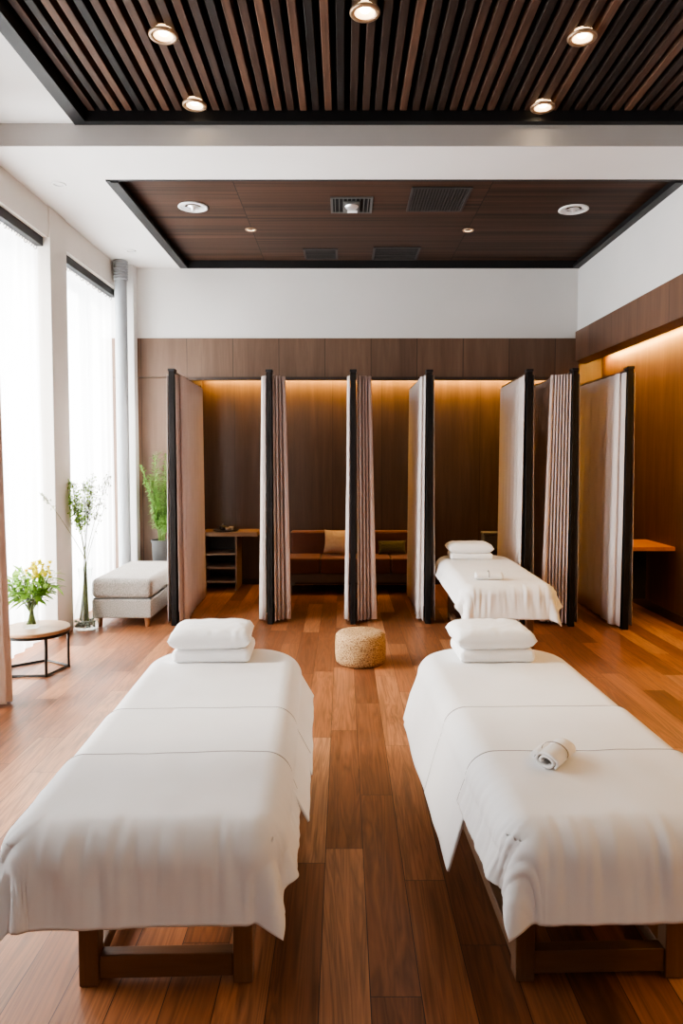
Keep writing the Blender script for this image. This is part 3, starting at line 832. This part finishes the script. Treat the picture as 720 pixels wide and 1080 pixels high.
# ------------------------------------------------------------------ window dressing
def sheer(y0, y1, label, seed, x=-2.56):
    t_ = thing('sheer_curtain', label, 'curtain', (x, y0, 0), 0, 'sheer white window curtains')
    Ln = y1-y0; pl = int(Ln*6)
    def fn(u, v):
        z = 3.30-3.285*v
        ph = 2*PI*pl*(u+.012*noise.noise(Vector((u*9, 0, seed))))
        a = .013*(.6+.5*v)*(1+.5*noise.noise(Vector((u*7, v, seed))))
        return (a*math.sin(ph)+.015*noise.noise(Vector((u*5, v*2, seed+2))), Ln*u, z)
    MB().grid(fn, int(Ln*130), 16).build('sheer_cloth', M['sheer'], t_, smooth=True)
    return t_
def crail(y0, y1, label, x=-2.54):
    t_ = thing('curtain_rail', label, 'curtain rail', (x, y0, 3.36), 0, 'black curtain rails')
    rx = MB().box(-.03, .03, 0, y1-y0, -.035, .04).build('rail_box', M['black'], t_, bevel=.004)
    n = int((y1-y0)/.085) if y0 > 4 else 0
    first = None
    for k in range(n):
        yy = .04+(y1-y0-.08)*k/max(1, n-1)
        if first is None:
            first = MB().tube([(-.02+.014*math.cos(q), 0, -.052+.016*math.sin(q)) for q in [2*PI*i/8 for i in range(9)]], .003, 5).build('ring', M['bmetal'], rx)
            rg = first
        else:
            rg = first.copy(); COL.objects.link(rg)
        rg.location = (0, yy, 0)
    return t_
sheer(4.62, 6.13, 'white sheer curtain over the window behind the round side table', 1)
sheer(6.51, 8.05, 'white sheer curtain over the window behind the grey ottoman', 2)
sheer(2.0, 3.5, 'white sheer curtain over the near window beside the left bed', 3)
crail(4.70, 6.13, 'black curtain rail over the window nearer the camera')
crail(6.51, 8.06, 'black curtain rail over the window beside the grey pipe')
crail(1.97, 3.54, 'black curtain rail over the window beside the left bed')

dp = thing('window_drape', 'beige gathered drape hanging at left edge beside the side table', 'curtain', (-2.33, 4.50, 0))
def dfn(u, v):
    a = 2*PI*u; z = 3.38-3.37*v
    r = .15+.012*math.sin(a*13+.6*math.sin(v*3))*1.6+.03*v**2
    return (r*1.15*math.cos(a), r*.62*math.sin(a), z)
MB().grid(dfn, 260, 20).build('drape_cloth', M['drape'], dp, smooth=True)
MB().box(-.17, .17, -.03, .03, 3.385, 3.43).build('drape_track', M['black'], dp, bevel=.004)
MB().tube([(0, 0, 3.43), (0, 0, CZ2-.001)], .01, 8).build('ceiling_hanger', M['bmetal'], dp)

pp = thing('downpipe', 'grey round pipe with ribbed collar rising in the window corner', 'pipe', (-2.375, 7.80, 0))
MB().lathe([(.062, 0), (.062, 3.45)], 28).build('pipe_shaft', M['pipe'], pp, smooth=True, angle=40)
pr = []
for k in range(8):
    z = 3.45+k*.026
    pr += [(.064, z), (.076, z+.006), (.076, z+.018), (.064, z+.024)]
MB().lathe(pr+[(.064, CZ-.001)], 28).build('pipe_collar', M['pipe'], pp, smooth=True, angle=40)

# ------------------------------------------------------------------ ceiling fittings
def downlight(x, y, z, label, r=.075, lit=True, power=18, group='recessed downlights in the slatted ceiling', ring='lamp_ring'):
    t_ = thing('recessed_downlight', label, 'ceiling light', (x, y, z), 0, group)
    MB().lathe([(r*.72, .004), (r*.72, -.006), (r, -.010), (r*1.06, -.004), (r*1.06, .004)], 32, cap0=False, cap1=False).build('trim_ring', M[ring], t_, smooth=True)
    rf = MB().lathe([(r*.71, .03), (r*.71, -.004), (r*.69, -.004), (r*.5, .02), (0, .02)], 32, cap0=True, cap1=False).build('reflector', M['lamp_on' if lit else 'grey_lens'], t_, smooth=True)
    if lit:
        MB().lathe([(0, .019), (r*.36, .016), (r*.3, .006), (0, .003)], 24, cap0=False, cap1=False).build('bulb', M['lamp_core'], rf, smooth=True)
        ld = bpy.data.lights.new('spot', 'SPOT'); lo = bpy.data.objects.new('downlight_spot', ld); COL.objects.link(lo)
        ld.energy = power; ld.color = (1, .72, .45); ld.spot_size = R(95); ld.spot_blend = .8; ld.shadow_soft_size = .05
        lo.location = (x, y, z-.03)
    return t_
zs = CZ2+.055-.024
for x, y, lb in ((-.974, 4.03, 'lit round downlight at left of the slatted ceiling, nearer the camera'), (.111, 3.83, 'lit round downlight in the middle of the slatted ceiling'), (1.30, 4.05, 'lit round downlight at right of the slatted ceiling, nearer the camera'),
                 (-.964, 4.80, 'lit round downlight at left of the slatted ceiling by its rear edge'), (1.30, 4.83, 'lit round downlight at right of the slatted ceiling by its rear edge')):
    downlight(x, y, zs, lb)
zr = CZ+.07
downlight(-.88, 6.98, zr, 'small lit downlight at left in the rear wood ceiling', .05, True, 10, 'small downlights in the rear ceiling')
downlight(1.19, 7.0, zr, 'small lit downlight at right in the rear wood ceiling', .05, True, 10, 'small downlights in the rear ceiling')
downlight(-2.187, 5.66, CZ, 'unlit white downlight in the soffit, nearer the camera', .05, False, group='unlit downlights in the window soffit', ring='white_ring')
downlight(-2.16, 7.44, CZ, 'unlit white downlight in the soffit, by the grey pipe', .05, False, group='unlit downlights in the window soffit', ring='white_ring')
def spotdish(x, y, label):
    t_ = thing('chrome_ceiling_lamp', label, 'ceiling light', (x, y, zr), 0, 'chrome ceiling lamps in the rear ceiling')
    MB().lathe([(.125, .001), (.13, -.008), (.115, -.014), (.10, -.006), (.10, .001)], 36, cap0=False, cap1=False).build('trim_ring', M['white_ring'], t_, smooth=True)
    MB().lathe([(.10, -.006), (.07, .0), (0, .001)], 36, cap0=False, cap1=False).build('reflector', M['white_ring'], t_, smooth=True)
    MB().lathe([(0, -.035), (.014, -.035), (.016, -.016), (.05, -.002)], 20, cap0=False, cap1=False).build('lamp_stem', M['chrome'], t_, smooth=True)
    MB().box(-.09, .09, -.008, .008, -.012, -.004).build('cross_bar', M['chrome'], t_)
spotdish(-1.30, 6.36, 'round chrome ceiling lamp at left of the rear wood ceiling')
spotdish(2.01, 6.42, 'round chrome ceiling lamp at right of the rear wood ceiling')

def vent(x0, x1, y0, y1, nb, label, mf, msl, nx=0):
    t_ = thing('ceiling_vent', label, 'vent', ((x0+x1)/2, (y0+y1)/2, zr), 0, None)
    w, h = (x1-x0)/2, (y1-y0)/2; e = .022
    f = MB().box(-w, w, -h, -h+e, -.012, 0).box(-w, w, h-e, h, -.012, 0).box(-w, -w+e, -h+e, h-e, -.012, 0).box(w-e, w, -h+e, h-e, -.012, 0)
    f.build('vent_frame', M[mf], t_, bevel=.002)
    MB().box(-w+e, w-e, -h+e, h-e, -.002, 0).build('vent_backing', M['void'], t_)
    lv = MB()
    for k in range(nb):
        yy = -h+e+(2*h-2*e)*(k+.5)/nb
        lv.box(-w+e, w-e, yy-.004, yy+.004, -.010, -.003)
    for k in range(nx):
        xx = -w+e+(2*w-2*e)*(k+.5)/nx
        lv.box(xx-.004, xx+.004, -h+e, h-e, -.0105, -.0035)
    lv.build('louvres', M[msl], t_)
    return t_
v = vent(-.11, .25, 6.12, 6.50, 0, 'grey framed ceiling unit with a chrome fitting in the rear ceiling', 'ventgrey', 'ventgrey', 9)
MB().box(-.07, .07, -.12, .12, -.026, -.0106).build('fitting_plate', M['ventgrey'], v, bevel=.004)
MB().lathe([(0, -.05), (.04, -.048), (.055, -.035), (.058, -.027)], 24, (0, -.03, 0), cap0=False, cap1=False).build('chrome_dome', M['chrome'], v, smooth=True)
MB().box(-.035, .05, .06, .115, -.034, -.0265).build('white_plate', M['white_ring'], v, bevel=.002)
vent(.55, 1.04, 5.90, 6.46, 14, 'large dark square mesh vent in the rear wood ceiling', 'ventdark', 'ventdark', 18)
vent(.31, .80, 7.54, 8.0, 7, 'dark slotted vent near the back edge of rear ceiling', 'ventdark', 'ventdark')
vent(-.42, -.06, 7.60, 7.98, 7, 'faint dark vent at back left of rear ceiling', 'ventdark', 'ventdark')

# cove strips and their light
def strip(x0, x1, y0, y1, z, name, label, sx, sy, loc, rot, power):
    o = MB().box(x0, x1, y0, y1, z-.012, z).build(name, M['cove']); tag(o, label, 'strip light')
    ld = bpy.data.lights.new('cove_lamp', 'AREA'); lo = bpy.data.objects.new('cove_lamp', ld); COL.objects.link(lo)
    ld.shape = 'RECTANGLE'; ld.size = sx; ld.size_y = sy; ld.energy = power; ld.color = (1, .57, .14)
    lo.location = loc; lo.rotation_euler = rot
strip(-1.70, 2.58, YN-.10, YN-.07, 2.559, 'strip_light', 'warm strip light above the back niche wall', 4.2, .04, (.44, YN-.07, 2.535), (R(12), 0, 0), 65)
strip(XN-.11, XN-.08, -.5, 8.7, 2.799, 'strip_light', 'warm strip light along the right wall cove', .04, 9.0, (XN-.07, 4.2, 2.775), (0, R(-10), 0), 190)

# ------------------------------------------------------------------ sky, sun and added fill light
w = bpy.data.worlds.new('world'); scn.world = w; w.use_nodes = True
nt = w.node_tree; nt.nodes.clear()
ow = nt.nodes.new('ShaderNodeOutputWorld'); bg = nt.nodes.new('ShaderNodeBackground')
bg.inputs[0].default_value = (.93, .97, 1, 1); bg.inputs[1].default_value = 5.0
nt.links.new(bg.outputs[0], ow.inputs[0])
def area(loc, rot, sx, sy, power, col=(.96, .985, 1)):
    ld = bpy.data.lights.new('daylight_or_fill', 'AREA'); lo = bpy.data.objects.new('daylight_or_fill', ld); COL.objects.link(lo)
    ld.shape = 'RECTANGLE'; ld.size = sx; ld.size_y = sy; ld.energy = power; ld.color = col
    lo.location = loc; lo.rotation_euler = rot
area((-3.3, 5.15, 1.75), (0, R(-90), 0), 3.3, 1.95, 430)
area((-3.3, 7.28, 1.75), (0, R(-90), 0), 3.3, 1.5, 330)
area((-3.3, 2.75, 1.75), (0, R(-90), 0), 3.3, 1.6, 190)
sd = bpy.data.lights.new('sun', 'SUN'); so = bpy.data.objects.new('sun', sd); COL.objects.link(so)
sd.energy = 9.0; sd.angle = R(9); sd.color = (1, .92, .80)
so.rotation_euler = Vector((-.95, -.12, .62)).to_track_quat('Z', 'Y').to_euler()
# unseen fill light added behind the camera to lift the bed fronts
area((.4, -1.0, 3.6), (0, 0, 0), 3.0, 2.0, 44, (1, .97, .95))

cy = scn.cycles
cy.use_denoising = True
cy.max_bounces = 8; cy.diffuse_bounces = 5; cy.glossy_bounces = 4; cy.transmission_bounces = 6; cy.transparent_max_bounces = 16
cy.sample_clamp_indirect = 8; cy.caustics_reflective = False; cy.caustics_refractive = False
scn.view_settings.view_transform = 'AgX'
scn.view_settings.look = 'AgX - Medium High Contrast'
scn.view_settings.exposure = 0.02
